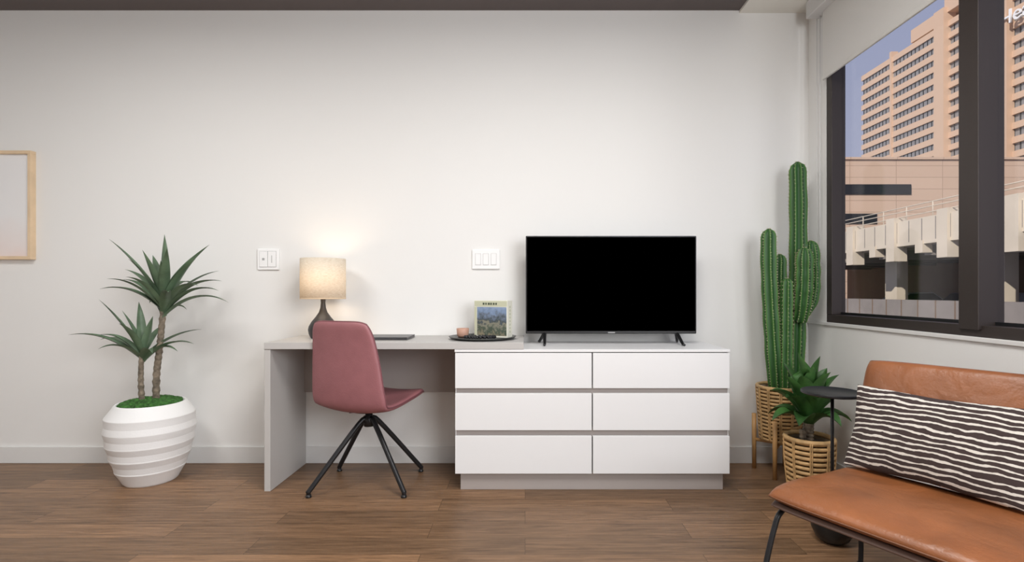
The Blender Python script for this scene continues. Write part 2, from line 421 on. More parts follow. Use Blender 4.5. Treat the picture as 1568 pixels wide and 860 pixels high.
boxes('finger_rails', [(X0+0.004, X1-0.004, yf+0.025, yf+0.034, 0.560, 0.612), (X0+0.004, X1-0.004, yf+0.025, yf+0.034, 0.312, 0.365)], 'taupe_lam', dr)

# ------------------------------------------------------------------ desk
dk = empty('desk')
box('desktop', -1.52, -0.008, yf-0.005, YB-0.002, 0.829, 0.868, 'grey_lam', 0.002, dk)
box('side_panel', -1.52, -1.485, yf, YB-0.016, 0, 0.829, 'grey_lam', 0.002, dk)
box('modesty_panel', -1.485, X0-0.004, YB-0.045, YB-0.02, 0.49, 0.829, 'taupe_lam', 0.001, dk)

# ------------------------------------------------------------------ television
tv = empty('television')
ty = 3.25
tx0, tx1, tz0, tz1 = 0.004, 1.097, 0.895, 1.522
box('housing', tx0, tx1, ty, ty+0.04, tz0, tz1, 'blackplastic', 0.006, tv)
box('rear_bulge', tx0+0.2, tx1-0.2, ty+0.04, ty+0.075, tz0+0.03, tz0+0.38, 'blackplastic', 0.01, tv)
box('screen', tx0+0.008, tx1-0.008, ty-0.002, ty+0.002, tz0+0.018, tz1-0.008, 'screen', 0, tv)
box('logo', 0.53, 0.575, ty-0.001, ty+0.001, tz0+0.005, tz0+0.011, 'plate_g', 0, tv)
for i, (fx, s) in enumerate([(0.125, -1), (0.975, 1)]):
    a = Acc()
    a.add(sweep([(fx, ty+0.015, tz0+0.005), (fx+s*0.004, ty-0.10, 0.838), (fx+s*0.006, ty-0.125, 0.836)], [0.012, 0.009, 0.007], 8))
    a.add(sweep([(fx, ty+0.025, tz0+0.005), (fx+s*0.03, ty+0.11, 0.838), (fx+s*0.034, ty+0.13, 0.836)], [0.012, 0.009, 0.007], 8))
    a.mk('foot_%d' % (i+1), 'blackplastic', True, tv)

# ------------------------------------------------------------------ wall plates
t = empty('light_switch_plate')
box('plate', -0.360, -0.173, YB-0.014, YB, 1.318, 1.451, 'plate', 0.004, t)
for i in range(3):
    cx = -0.2665+(i-1)*0.053
    box('bezel_%d' % (i+1), cx-0.0193, cx+0.0193, YB-0.0148, YB-0.013, 1.3450, 1.4240, 'plate_g', 0, t)
    box('rocker_%d' % (i+1), cx-0.0175, cx+0.0175, YB-0.018, YB-0.014, 1.347, 1.422, 'plate', 0.001, t)
t = empty('thermostat')
box('plate', -1.818, -1.672, YB-0.014, YB, 1.313, 1.455, 'plate', 0.004, t)
box('recess', -1.802, -1.688, YB-0.0148, YB-0.013, 1.330, 1.440, 'plate_g', 0, t)
box('body', -1.800, -1.7465, YB-0.019, YB-0.014, 1.332, 1.438, 'plate', 0.002, t)
box('dimmer', -1.7435, -1.690, YB-0.019, YB-0.014, 1.332, 1.438, 'plate', 0.002, t)
box('button_1', -1.781, -1.765, YB-0.0205, YB-0.018, 1.377, 1.393, 'plate_g', 0.001, t)
box('button_2', -1.7185, -1.7145, YB-0.0205, YB-0.018, 1.36, 1.41, 'plate_g', 0.001, t)

# ------------------------------------------------------------------ framed art
fa = empty('framed_art_print')
fx0, fx1, fz0, fz1 = -3.90, -3.33, 1.382, 2.116; bw = 0.022; yd = YB-0.04
boxes('frame', [(fx0, fx1, yd, YB, fz0, fz0+bw), (fx0, fx1, yd, YB, fz1-bw, fz1), (fx0, fx0+bw, yd, YB, fz0+bw, fz1-bw), (fx1-bw, fx1, yd, YB, fz0+bw, fz1-bw)], 'maple', fa, 0.002)
box('print', fx0+bw, fx1-bw, YB-0.02, YB-0.012, fz0+bw, fz1-bw, 'art', 0, fa)

# ------------------------------------------------------------------ table lamp
lp = empty('table_lamp')
lc = (-1.292, 3.25, 0.868)
lathe('base', [(0.0, 0), (0.070, 0), (0.076, 0.006), (0.086, 0.03), (0.090, 0.055), (0.086, 0.075), (0.070, 0.105), (0.046, 0.135), (0.026, 0.165), (0.017, 0.195), (0.014, 0.225), (0.016, 0.25), (0.016, 0.27), (0.0, 0.27)], lc, 'lampbase', parent=lp)
lathe('shade', [(0.136, 0.252), (0.1375, 0.252), (0.1385, 0.38), (0.1375, 0.507), (0.136, 0.507), (0.1365, 0.38), (0.136, 0.252)], lc, 'shade', 64, parent=lp)
lathe('shade_rim', [(0.1345, 0.25), (0.139, 0.25), (0.139, 0.256), (0.1345, 0.256), (0.1345, 0.25)], lc, 'maple', 64, parent=lp)
a = Acc(); a.add(sweep([(lc[0]-0.135, lc[1], lc[2]+0.49), (lc[0]+0.135, lc[1], lc[2]+0.49)], 0.002, 6))
a.add(sweep([(lc[0], lc[1], lc[2]+0.26), (lc[0], lc[1], lc[2]+0.49)], 0.004, 6)); a.mk('harp', 'blackmetal', True, lp)
ld = bpy.data.lights.new('lamp_bulb_light', 'POINT'); ld.energy = 2.0; ld.color = (1.0, 0.79, 0.56); ld.shadow_soft_size = 0.08
lo = bpy.data.objects.new('lamp_bulb_light', ld); lo.location = (lc[0], lc[1]-0.03, lc[2]+0.37); COL.objects.link(lo); lo.parent = lp

# ------------------------------------------------------------------ laptop
lt = empty('laptop')
box('base', -1.06, -0.72, 3.10, 3.32, 0.869, 0.878, 'laptop', 0.003, lt)
box('lid', -1.06, -0.72, 3.10, 3.32, 0.8785, 0.886, 'laptop', 0.003, lt)

# ------------------------------------------------------------------ tray with objects
tr = empty('serving_tray')
lathe('tray', [(0, 0.0), (0.17, 0.0), (0.205, 0.010), (0.212, 0.016), (0.208, 0.017), (0.168, 0.006), (0, 0.005)], (-0.268, 3.20, 0.869), 'tray', 64, parent=tr)
cd = empty('candle')
lathe('cup', [(0, 0.0), (0.028, 0), (0.036, 0.012), (0.040, 0.055), (0.038, 0.056), (0.035, 0.045), (0, 0.045)], (-0.395, 3.22, 0.8765), 'candle', 32, parent=cd)
lathe('wax', [(0, 0.0), (0.034, 0), (0.034, 0.002), (0, 0.002)], (-0.395, 3.22, 0.920), 'wax', 32, parent=cd)
cs = empty('bead_garland')
a = Acc()
for k in range(26):
    an = 2*pi*k/26; cx = -0.275+0.085*math.cos(an)+0.006*math.sin(5*an); cy = 3.095+0.030*math.sin(an); r_ = 0.0115
    pr = [(r_*math.sin(pi*q/8), r_-r_*math.cos(pi*q/8)) for q in range(9)]
    a.add(lathe_vf(pr, (cx, cy, 0.8765), 12))
a.mk('beads', 'blackmetal', True, cs)
pb = empty('puzzle_box')
pbm = Matrix.Translation((-0.203, 3.235, 0.8765)) @ Matrix.Rotation(math.radians(-24), 4, 'Z')
w_, h_, d_ = 0.118, 0.232, 0.036
def pbx(name, *a_, m='cream', bev=0):
    o_ = box(name, *a_, m, bev, pb); o_.matrix_local = pbm; return o_
pbx('carton', -w_, w_, -d_, d_, 0, h_, bev=0.002)
pbx('cover_band', -w_+0.003, w_-0.003, -d_-0.001, -d_, h_-0.038, h_-0.003, m='boxgreen')
pbx('cover_picture', -w_+0.022, w_-0.006, -d_-0.0015, -d_, 0.012, h_-0.041, m='boxpic')
pbx('cover_side_strip', -w_+0.003, -w_+0.018, -d_-0.0015, -d_, 0.01, h_-0.041, m='boxgreen')
L = []
for k, wd in enumerate([0.012, 0.010, 0.014, 0.011, 0.012, 0.010]):
    L.append((-0.055+k*0.018, -0.055+k*0.018+wd, -d_-0.002, -d_-0.001, h_-0.027, h_-0.014))
o_ = boxes('cover_title', L, 'darktext', pb); o_.matrix_local = pbm
L = [(w_, w_+0.0008, -0.008, 0.008, 0.03+k*0.022, 0.045+k*0.022) for k in range(8)]
o_ = boxes('spine_title', L, 'boxgreen', pb); o_.matrix_local = pbm

# ------------------------------------------------------------------ office chair
ch = empty('office_chair')
cc = Vector((-0.948, 3.085, 0)); an = math.radians(23)
sc0 = cc+Vector((0.022, 0.0, 0))
fw = Vector((math.sin(an), math.cos(an), 0)); rt = Vector((math.cos(an), -math.sin(an), 0)); up = Vector((0, 0, 1))
PR = smooth_pts([(0.250, 0.506, 0), (0.21, 0.522, 0), (0.10, 0.508, 0), (-0.06, 0.486, 0), (-0.170, 0.486, 0), (-0.222, 0.512, 0), (-0.242, 0.60, 0), (-0.257, 0.76, 0), (-0.272, 0.90, 0), (-0.290, 0.998, 0)], 8)
def arc_resample(P, N=200):
    Ls = [0]
    for a_, b2 in zip(P, P[1:]): Ls.append(Ls[-1]+(b2-a_).length)
    out = []
    for i in range(N+1):
        s = Ls[-1]*i/N; j = 0
        while j < len(Ls)-2 and Ls[j+1] < s: j += 1
        t_ = (s-Ls[j])/max(1e-9, Ls[j+1]-Ls[j]); out.append(P[j].lerp(P[j+1], min(1, t_)))
    return out
PR = arc_resample(PR)
def prof_at(P, v):
    x = (v+1)/2*(len(P)-1); i = min(int(x), len(P)-2); return P[i].lerp(P[i+1], x-i)
WT_ = [(-1, 0.225), (-0.7, 0.247), (-0.1, 0.262), (0.1, 0.260), (0.5, 0.240), (1, 0.205)]
def shell(u, v):
    v2 = v*(1-0.035*abs(u)**6)
    p_ = prof_at(PR, v2); hw = interp(WT_, v)*(1-0.10*abs(v)**14)
    q = prof_at(PR, min(1, v2+0.02))-prof_at(PR, max(-1, v2-0.02)); q.normalize()
    nx, nz = q.y, -q.x
    bk = 0.030*u*u*(1-0.5*abs(v)**4)
    f_ = p_.x+nx*bk; z_ = p_.y+nz*bk
    return sc0+rt*(u*hw)+fw*f_+up*z_
puffy('seat_shell', shell, 0.018, 'pink', 44, 90, 26, ch)
piping('piping', shell, 0.0045, 'pinkseam', ch)
lathe('seat_plate', [(0, 0.446), (0.10, 0.446), (0.105, 0.454), (0.10, 0.468), (0, 0.468)], (cc.x, cc.y, 0), 'blackmetal', 32, parent=ch)
lathe('column', [(0, 0.345), (0.030, 0.350), (0.034, 0.385), (0.034, 0.40), (0.022, 0.41), (0.020, 0.45), (0, 0.45)], (cc.x, cc.y, 0), 'blackmetal', 24, parent=ch)
tube('lever', [cc+Vector((0, 0, 0.442)), cc+Vector((-0.11, -0.03, 0.438))], 0.005, 'blackmetal', 8, ch)
feet = [(-1.225, 2.875), (-1.205, 3.30), (-0.686, 2.875), (-0.675, 3.29)]
for i, (x, y) in enumerate(feet):
    dv = Vector((x, y, 0))-Vector((cc.x, cc.y, 0)); dn = dv.normalized()
    st = cc+dn*0.02+up*0.380
    P = [st, cc+dn*0.06+up*0.372, Vector((x, y, 0.055))-dn*0.02, Vector((x, y, 0.03)), Vector((x, y, 0.012))]
    P = smooth_pts(P, 5); R = [0.0165-0.005*k/len(P) for k in range(len(P))]
    tube('leg_%d' % (i+1), P, R, 'blackmetal', 12, ch)
    lathe('glide_%d' % (i+1), [(0, 0), (0.016, 0), (0.017, 0.005), (0.013, 0.016), (0, 0.016)], (x, y, 0), 'blackplastic', 16, parent=ch)

# ------------------------------------------------------------------ leaves
def leaf(base, tip, arch, width, N=14, fold=0.25, pw=0.35, droop=0.0):
    base = Vector(base); tip = Vector(tip); c = (base*0.5+tip*0.5)+Vector((0, 0, arch))
    V = []; F = []
    pts = []
    for i in range(N+1):
        t_ = i/N; pts.append(base*(1-t_)**2+c*2*t_*(1-t_)+tip*t_*t_-Vector((0, 0, droop*t_**4)))
    for i, p_ in enumerate(pts):
        t_ = i/N
        d_ = (pts[min(i+1, N)]-pts[max(i-1, 0)]).normalized()
        side = d_.cross(up)
        if side.length < 0.15: side = d_.cross(Vector((0, 1, 0)))+side
        side.normalize(); nn_ = side.cross(d_).normalized()
        w = width*0.5*(min(1, (t_+0.12)/pw)**0.6)*(max(0, 1-((max(t_, pw)-pw)/(1-pw))**1.7))
        w = max(w, 0.0006)
        V += [p_-side*w+nn_*w*fold*2, p_-side*w*0.5+nn_*w*fold*0.6, p_, p_+side*w*0.5+nn_*w*fold*0.6, p_+side*w+nn_*w*fold*2]
    for i in range(N):
        for k in range(4): F.append((i*5+k, i*5+k+1, (i+1)*5+k+1, (i+1)*5+k))
    return V, F

# ------------------------------------------------------------------ yucca in white planter
yp = empty('potted_yucca')
pc = (-2.318, 3.15, 0)
base_tab = [(0, 0.142), (0.08, 0.178), (0.16, 0.205), (0.25, 0.226), (0.33, 0.235), (0.40, 0.230), (0.43, 0.216), (0.475, 0.178)]
prof = [(0, 0.0), (0.136, 0.0), (0.143, 0.008)]
for z, dv in [(0.045, -0.0005), (0.085, 0.0035), (0.125, -0.0015), (0.165, 0.004), (0.205, -0.0015), (0.245, 0.004), (0.285, -0.0015), (0.325, 0.004), (0.362, -0.0015), (0.405, 0.005)]:
    r0 = interp(base_tab, z)+dv
    prof += [(r0-0.0006, z-0.004), (r0, z), (r0-0.0006, z+0.004)] if dv > 0 else [(r0, z)]
prof += [(0.186, 0.476), (0.180, 0.482), (0.172, 0.480), (0.168, 0.470), (0.170, 0.44), (0.0, 0.44)]
lathe('planter', prof, pc, 'pot', 72, parent=yp, sharp=8)
a = Acc()
a.add(lathe_vf([(0.168, 0.455), (0.14, 0.480), (0.08, 0.495), (0.0, 0.500)], pc, 32))
for k in range(260):
    r_ = 0.155*math.sqrt(random.random()); th = random.random()*2*pi; z = 0.492-1.0*r_*r_; s = 0.012+0.014*random.random()
    pr = [(s*math.sin(pi*q/5), -s*math.cos(pi*q/5)) for q in range(6)]
    a.add(lathe_vf(pr, (pc[0]+r_*math.cos(th), pc[1]+r_*math.sin(th), z), 7))
a.mk('moss', 'moss', True, yp)
def trunk_vf(P, r0, r1):
    P = smooth_pts(P, 14); n_ = len(P); R = []
    for i in range(n_):
        R.append((r0+(r1-r0)*i/n_)*(1+0.10*math.sin(i*1.9)+0.05*math.sin(i*4.7)))
    return sweep(P, R, 12)
a = Acc()
a.add(trunk_vf([(-2.288, 3.15, 0.47), (-2.285, 3.15, 0.65), (-2.268, 3.15, 0.80), (-2.255, 3.15, 0.93), (-2.240, 3.15, 1.10)], 0.020, 0.016))
a.add(trunk_vf([(-2.352, 3.12, 0.47), (-2.360, 3.12, 0.62), (-2.356, 3.12, 0.77)], 0.017, 0.013))
a.mk('trunks', 'trunk', True, yp)
a = Acc()
H = (-2.240, 3.15)
top = [(-2.215, 3.12, 1.515, 0.02, 1.16), (-2.498, 3.05, 1.480, 0.06, 1.12), (-1.939, 3.12, 1.452, 0.05, 1.14), (-2.538, 3.22, 1.305, 0.09, 1.09), (-2.579, 3.08, 1.180, 0.12, 1.06),
       (-1.838, 3.08, 1.228, 0.12, 1.08), (-1.879, 3.22, 1.095, 0.15, 1.04), (-2.150, 3.30, 1.400, 0.03, 1.15), (-2.405, 3.28, 1.400, 0.05, 1.12), (-2.100, 2.98, 1.420, 0.03, 1.12),
       (-2.000, 3.32, 1.30, 0.08, 1.10), (-2.32, 2.95, 1.25, 0.10, 1.06), (-2.05, 2.92, 1.16, 0.11, 1.05), (-2.20, 3.36, 1.22, 0.12, 1.10), (-2.44, 3.30, 1.09, 0.14, 1.04),
       (-2.18, 3.04, 1.35, 0.02, 1.12), (-1.98, 3.05, 1.36, 0.05, 1.12), (-2.13, 3.2, 1.05, 0.1, 1.02), (-2.36, 3.02, 1.36, 0.05, 1.10), (-1.93, 3.0, 1.20, 0.12, 1.07),
       (-2.47, 3.0, 1.24, 0.11, 1.06), (-2.52, 3.18, 1.24, 0.11, 1.05), (-1.90, 3.15, 1.17, 0.14, 1.05), (-2.26, 3.0, 1.41, 0.02, 1.12)]
for x, y, z, ar, bz in top:
    a.add(leaf((H[0]+random.uniform(-.006, .006), H[1], bz-0.03), (x, y, z), ar, 0.056, droop=0.0))
lo2 = [(-2.534, 3.02, 1.118, 0.04, 0.80), (-2.433, 3.20, 1.100, 0.03, 0.81), (-2.271, 3.10, 1.015, 0.02, 0.80), (-2.745, 3.05, 0.905, 0.11, 0.77), (-2.676, 3.2, 0.862, 0.11, 0.77),
       (-2.02, 3.1, 0.845, 0.11, 0.76), (-2.049, 3.22, 0.925, 0.08, 0.78), (-2.36, 2.95, 0.98, 0.06, 0.80), (-2.48, 2.95, 0.83, 0.10, 0.77), (-2.34, 3.3, 0.95, 0.05, 0.80), (-2.2, 3.0, 0.80, 0.10, 0.76),
       (-2.46, 3.1, 1.05, 0.02, 0.80), (-2.12, 3.1, 0.80, 0.11, 0.76), (-2.60, 3.1, 0.90, 0.10, 0.77)]
for x, y, z, ar, bz in lo2:
    a.add(leaf((-2.352+random.uniform(-.008, .008), 3.13, bz-0.03), (x, y, z), ar, 0.052))
a.mk('leaves', 'leaf', True, yp)

# ------------------------------------------------------------------ cactus in tall rattan basket
cp = empty('potted_cactus')
bc = (1.640, 3.27, 0)
def ring_vf(c, R, z, r_, seg=56, seg2=8):
    V = []; F = []
    for i in range(seg):
        a_ = 2*pi*i/seg
        for k in range(seg2):
            b2 = 2*pi*k/seg2; rr = R+r_*math.cos(b2)
            V.append((c[0]+rr*math.cos(a_), c[1]+rr*math.sin(a_), z+r_*math.sin(b2)))
    for i in range(seg):
        for k in range(seg2):
            F.append((i*seg2+k, ((i+1) % seg)*seg2+k, ((i+1) % seg)*seg2+(k+1) % seg2, i*seg2+(k+1) % seg2))
    return V, F
def basket(parent, c, z0, z1, rfun, step, rr, nv):
    a = Acc(); z = z0+rr
    while z < z1-rr*0.5:
        a.add(ring_vf(c, rfun((z-z0)/(z1-z0)), z, rr)); z += step
    a.add(ring_vf(c, rfun(1), z1, rr*1.3))
    a.mk('woven_rings', 'rattan', True, parent)
    a = Acc()
    for k in range(nv):
        th = 2*pi*k/nv+0.1
        for dth in (-0.035, 0.035):
            P = []
            for q in range(25):
                t_ = q/24; R_ = rfun(t_)+rr*0.85
                P.append((c[0]+R_*math.cos(th+dth), c[1]+R_*math.sin(th+dth), z0+(z1-z0)*t_))
            a.add(sweep(P, 0.0042, 6))
    a.mk('uprights', 'rattan', True, parent)
    lathe('liner', [(0, z0+0.005), (rfun(0)-rr-0.004, z0+0.005), (rfun(.5)-rr-0.004, (z0+z1)/2), (rfun(1)-rr-0.004, z1-0.01), (rfun(1)-rr-0.010, z1-0.01), (rfun(1)-rr-0.012, z1-0.035), (0, z1-0.03)], (c[0], c[1], 0), 'liner', 40, parent=parent)
basket(cp, bc, 0.215, 0.555, lambda t_: 0.112+0.022*t_, 0.0235, 0.0092, 12)
a = Acc()
for k in range(4):
    th = pi/4+pi/2*k+math.radians(8); x = bc[0]+0.155*math.cos(th); y = bc[1]+0.155*math.sin(th)
    a.add(sweep([(x, y, 0), (x, y, 0.36)], [0.0125, 0.0145], 12))
    x2 = bc[0]+0.155*math.cos(th+pi); y2 = bc[1]+0.155*math.sin(th+pi)
    if k < 2: a.add(sweep([(x, y, 0.190), (x2, y2, 0.190)], 0.011, 10))
a.mk('stand', 'bamboo', True, cp)
lathe('soil', [(0.120, 0.535), (0.0, 0.545)], (bc[0], bc[1], 0), 'soil', 32, parent=cp)

spA = Acc(); cA = Acc()
def cactus_stem(P, r, nr=8, tipr=None):
    P = arc_resample(smooth_pts(P, 10), 60)
    n_ = len(P); R = []
    L_ = sum((b2-a_).length for a_, b2 in zip(P, P[1:]))
    for i in range(n_):
        s = L_*(1-i/(n_-1)); k = min(1, s/(r*1.4)); rr = r*math.sqrt(max(0.02, 1-(1-k)**2))
        rr *= (1+0.035*math.sin(i*0.55))
        sb = L_*i/(n_-1); rr *= min(1, 0.78+0.22*sb/(0.15))
        R.append(rr)
    nseg = nr*8
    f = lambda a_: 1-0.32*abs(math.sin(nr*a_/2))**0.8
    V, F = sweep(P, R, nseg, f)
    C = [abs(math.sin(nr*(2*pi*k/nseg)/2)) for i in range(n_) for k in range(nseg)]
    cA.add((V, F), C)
    for i in range(1, n_, 1):
        if L_/60 < 0.014 and i % 2: continue
        for k in range(0, nseg, 8):
            v = Vector(V[i*nseg+k]); out = (v-P[i]).normalized(); tg = (P[min(i+1, n_-1)]-P[max(i-1, 0)]).normalized(); sd = out.cross(tg)
            for q in range(4):
                d_ = (out*0.8+sd*random.uniform(-.9, .9)+tg*random.uniform(-.7, .7)).normalized()*random.uniform(.008, .014)
                w1 = sd*0.0010; w2 = tg*0.0010; b0 = v-out*0.001
                spA.add(([b0+w1, b0-w1+w2, b0-w2, b0+d_], [(0, 1, 3), (1, 2, 3), (2, 0, 3)]))
cactus_stem([(1.735, 3.27, 0.53), (1.745, 3.27, 0.8), (1.750, 3.27, 1.05), (1.757, 3.27, 1.4), (1.757, 3.27, 1.75), (1.752, 3.27, 2.00)], 0.055, 8)
cactus_stem([(1.755, 3.26, 1.00), (1.785, 3.25, 1.04), (1.817, 3.24, 1.12), (1.828, 3.24, 1.25), (1.820, 3.24, 1.49)], 0.050, 8)
cactus_stem([(1.740, 3.22, 0.98), (1.740, 3.19, 1.06), (1.742, 3.17, 1.22), (1.744, 3.17, 1.44)], 0.052, 8)
cactus_stem([(1.595, 3.23, 0.53), (1.577, 3.23, 0.8), (1.560, 3.23, 1.1), (1.550, 3.23, 1.35), (1.550, 3.23, 1.565)], 0.049, 7)
cactus_stem([(1.650, 3.31, 0.53), (1.655, 3.31, 0.8), (1.655, 3.31, 1.1), (1.660, 3.31, 1.410)], 0.046, 7)
cactus_stem([(1.645, 3.20, 0.53), (1.640, 3.19, 0.7), (1.642, 3.19, 0.95), (1.645, 3.19, 1.25)], 0.038, 7)
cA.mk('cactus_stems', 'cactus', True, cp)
spA.mk('spines', 'spine', False, cp)

# ------------------------------------------------------------------ agave in small basket
ap = empty('potted_agave')
ac = (1.632, 2.92, 0)
basket(ap, ac, 0.0, 0.325, lambda t_: 0.098+0.026*math.sin(min(1, t_*1.1)*pi/2), 0.028, 0.0108, 9)
lathe('soil', [(0.11, 0.30), (0.0, 0.31)], (ac[0], ac[1], 0), 'soil', 32, parent=ap)
a = Acc()
a.add(trunk_vf([(ac[0]-0.01, ac[1], 0.29), (ac[0]-0.005, ac[1], 0.36), (ac[0], ac[1], 0.44)], 0.030, 0.026))
a.add(trunk_vf([(ac[0]-0.05, ac[1]-0.03, 0.29), (ac[0]-0.055, ac[1]-0.03, 0.38)], 0.018, 0.016)); a.mk('stem', 'trunk', True, ap)
a = Acc(); nlf = 0
for lev, (cnt, rad, dz, bz) in enumerate([(4, 0.07, 0.33, 0.44), (7, 0.17, 0.28, 0.42), (9, 0.23, 0.16, 0.405), (7, 0.24, 0.02, 0.39)]):
    for k in range(cnt):
        th = 2*pi*k/cnt+lev*0.5+random.uniform(-.12, .12); rr = rad*random.uniform(.9, 1.08)
        tx = ac[0]+rr*math.cos(th); ty_ = ac[1]+0.75*rr*math.sin(th); tx = min(tx, 1.905)
        a.add(leaf((ac[0]+0.012*math.cos(th), ac[1]+0.012*math.sin(th), bz), (tx, ty_, bz+dz*random.uniform(.85, 1.1)+0.02), 0.05+0.02*lev, 0.100, fold=0.3, pw=0.5))
a.mk('leaves', 'leaf2', True, ap)

# ------------------------------------------------------------------ side table
st = empty('side_table')
sc = (1.433, 2.37, 0)
lathe('top', [(0, 0.686), (0.126, 0.686), (0.131, 0.690), (0.131, 0.697), (0.128, 0.700), (0.124, 0.698), (0, 0.698)], sc, 'blackmetal', 64, parent=st, sharp=40)
tube('post', [(sc[0], sc[1], 0.17), (sc[0], sc[1], 0.688)], 0.0075, 'blackmetal', 16, st)
lathe('base', [(0, 0), (0.045, 0), (0.070, 0.02), (0.088, 0.06), (0.093, 0.095), (0.085, 0.132), (0.063, 0.162), (0.030, 0.178), (0.0, 0.181)], sc, 'blackplastic', 48, parent=st)

# ------------------------------------------------------------------ leather lounge chair
lc_ = empty('leather_lounge_chair')
O = Vector((0.868, 1.838, 0)); A = Vector((0.85, 0.53, 0)).normalized(); B = Vector((0.53, -0.85, 0)).normalized()
W = 0.70
SP = arc_resample(smooth_pts([(0.0, 0.425, 0), (0.06, 0.434, 0), (0.20, 0.424, 0), (0.40, 0.410, 0), (0.60, 0.402, 0)], 8))
def seat(u, v):
    p_ = prof_at(SP, v*(1-0.03*abs(u)**6)); t_ = W/2+(u*W/2)*(1-0.03*abs(v)**8)
    return O+A*p_.x+B*t_+up*(p_.y)
puffy('seat_cushion', seat, lambda u, v: 0.038*(0.50+0.50*min(1, (v+1)/0.5))*(1+0.15*(1-u*u)), 'cognac', 50, 50, 22, lc_)
piping('seat_piping', seat, 0.0035, 'cognac_s', lc_)
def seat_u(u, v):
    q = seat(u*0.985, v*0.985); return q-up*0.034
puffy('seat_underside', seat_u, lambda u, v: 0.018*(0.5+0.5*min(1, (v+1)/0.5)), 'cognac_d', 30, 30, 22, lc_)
BP = arc_resample(smooth_pts([(0.600, 0.45, 0), (0.645, 0.54, 0), (0.690, 0.66, 0), (0.735, 0.79, 0), (0.765, 0.865, 0)], 8))
def backr(u, v):
    p_ = prof_at(BP, v*(1-0.03*abs(u)**6)); t_ = W/2+(u*W/2)*(1-0.03*abs(v)**8)
    return O+A*p_.x+B*t_+up*(p_.y)
puffy('back_cushion', backr, lambda u, v: 0.042*(1+0.15*(1-u*u)), 'cognac', 50, 50, 18, lc_)
piping('back_piping', backr, 0.0035, 'cognac_s', lc_)
def L3(s, t_, z): return O+A*s+B*t_+up*z
for i, (tt, sg) in enumerate([(0.03, -1), (W-0.03, 1)]):
    V, F = sweep(smooth_pts([L3(0.45, tt, 0.364), L3(0.14, tt, 0.372), L3(0.05, tt, 0.366), L3(0.015, tt+sg*0.005, 0.31), L3(-0.03, tt+sg*0.012, 0.17), L3(-0.06, tt+sg*0.016, 0.012)], 7), 0.0095, 12)
    mk('front_leg_%d' % (i+1), V, F, 'blackmetal', True, lc_)
    V, F = sweep(smooth_pts([L3(0.30, tt, 0.366), L3(0.44, tt, 0.355), L3(0.50, tt+sg*0.002, 0.27), L3(0.56, tt+sg*0.004, 0.175), L3(0.62, tt+sg*0.006, 0.15), L3(0.645, tt+sg*0.007, 0.10), L3(0.645, tt+sg*0.008, 0.012)], 7), 0.0095, 12)
    mk('rear_leg_%d' % (i+1), V, F, 'blackmetal', True, lc_)
    V, F = sweep(smooth_pts([L3(0.40, tt+(-sg)*0.03, 0.360), L3(0.58, tt-sg*0.03, 0.365), L3(0.685, tt-sg*0.03, 0.47), L3(0.755, tt-sg*0.03, 0.68), L3(0.79, tt-sg*0.03, 0.78)], 7), 0.009, 12)
    mk('back_support_%d' % (i+1), V, F, 'blackmetal', True, lc_)
a = Acc(); a.add(sweep([L3(0.12, 0.03, 0.366), L3(0.12, W-0.03, 0.366)], 0.009, 10)); a.add(sweep([L3(0.42, 0.03, 0.358), L3(0.42, W-0.03, 0.358)], 0.009, 10))
a.mk('cross_rails', 'blackmetal', True, lc_)
for i, (s, t_) in enumerate([(-0.06, 0.014), (-0.06, W-0.014), (0.645, 0.022), (0.645, W-0.022)]):
    q = L3(s, t_, 0); lathe('foot_%d' % (i+1), [(0, 0), (0.014, 0), (0.014, 0.012), (0, 0.014)], (q.x, q.y, 0), 'blackplastic', 16, parent=lc_)

# striped lumbar pillow : local x along width, z up pillow
def pil(u, v):
    return Vector((u*0.29*(1-0.06*(1-abs(v))), 0, v*0.168*(1-0.08*(1-abs(u)))))
pl = puffy('striped_pillow', pil, lambda u, v: 0.060, 'stripe', 50, 40, 2.2)
zx = B.copy(); lean = math.radians(20)
zz = (up*math.cos(lean)+A*math.sin(lean)); yy = zz.cross(zx)
Rm = Matrix((( zx.x, yy.x, zz.x), (zx.y, yy.y, zz.y), (zx.z, yy.z, zz.z))).to_4x4()
pl.matrix_world = Matrix.Translation(O+A*0.562+B*0.312+up*0.614) @ Rm

# ------------------------------------------------------------------ exterior
box('street_ground', 2.3, 260, -60, 260, -6.2, -6.0, 'asphalt')
g = empty('parking_garage')
gx = 18.0
boxes('spandrels', [(gx, gx+0.35, 5, 41, 3.35, 4.55)], 'beige', g)
cols = []; y = 6.0
while y < 41: cols.append((gx-0.14, gx+0.5, y, y+0.55, 2.65, 4.75)); y += 3.1
boxes('columns', cols, 'beige', g)
sub = []; y = 7.45
while y < 41: sub.append((gx-0.05, gx+0.4, y, y+0.45, 2.95, 3.5)); y += 3.1
boxes('brackets', sub, 'beige', g)
jn = []; y = 6.75
while y < 41: jn.append((gx-0.006, gx, y, y+0.05, 3.5, 4.5)); y += 0.775
boxes('spandrel_joints', jn, 'conc', g)
boxes('lower_parapet', [(gx-0.2, gx+0.1, 5, 41, -1.1, 0.80)], 'conc', g)
jn = []; y = 6.0
while y < 41: jn.append((gx-0.215, gx-0.2, y, y+0.06, -1.1, 0.8)); y += 1.0
boxes('parapet_joints', jn, 'garagedark', g)
boxes('slabs', [(gx, gx+14, 5, 41, -1.4, -1.1), (gx+0.35, gx+14, 5, 41, 3.3, 3.6), (gx-0.1, gx+0.3, 5, 41, -6, -2.4)], 'conc', g)
box('core_wall', gx+8, gx+8.3, 5, 41, -6, 3.4, 'garagedark', 0, g)
boxes('inner_columns', [(gx+2.2, gx+2.8, y0, y0+.9, -1.1, 3.3) for y0 in (9, 15.2, 21.4, 27.6, 33.8)], 'beige', g)
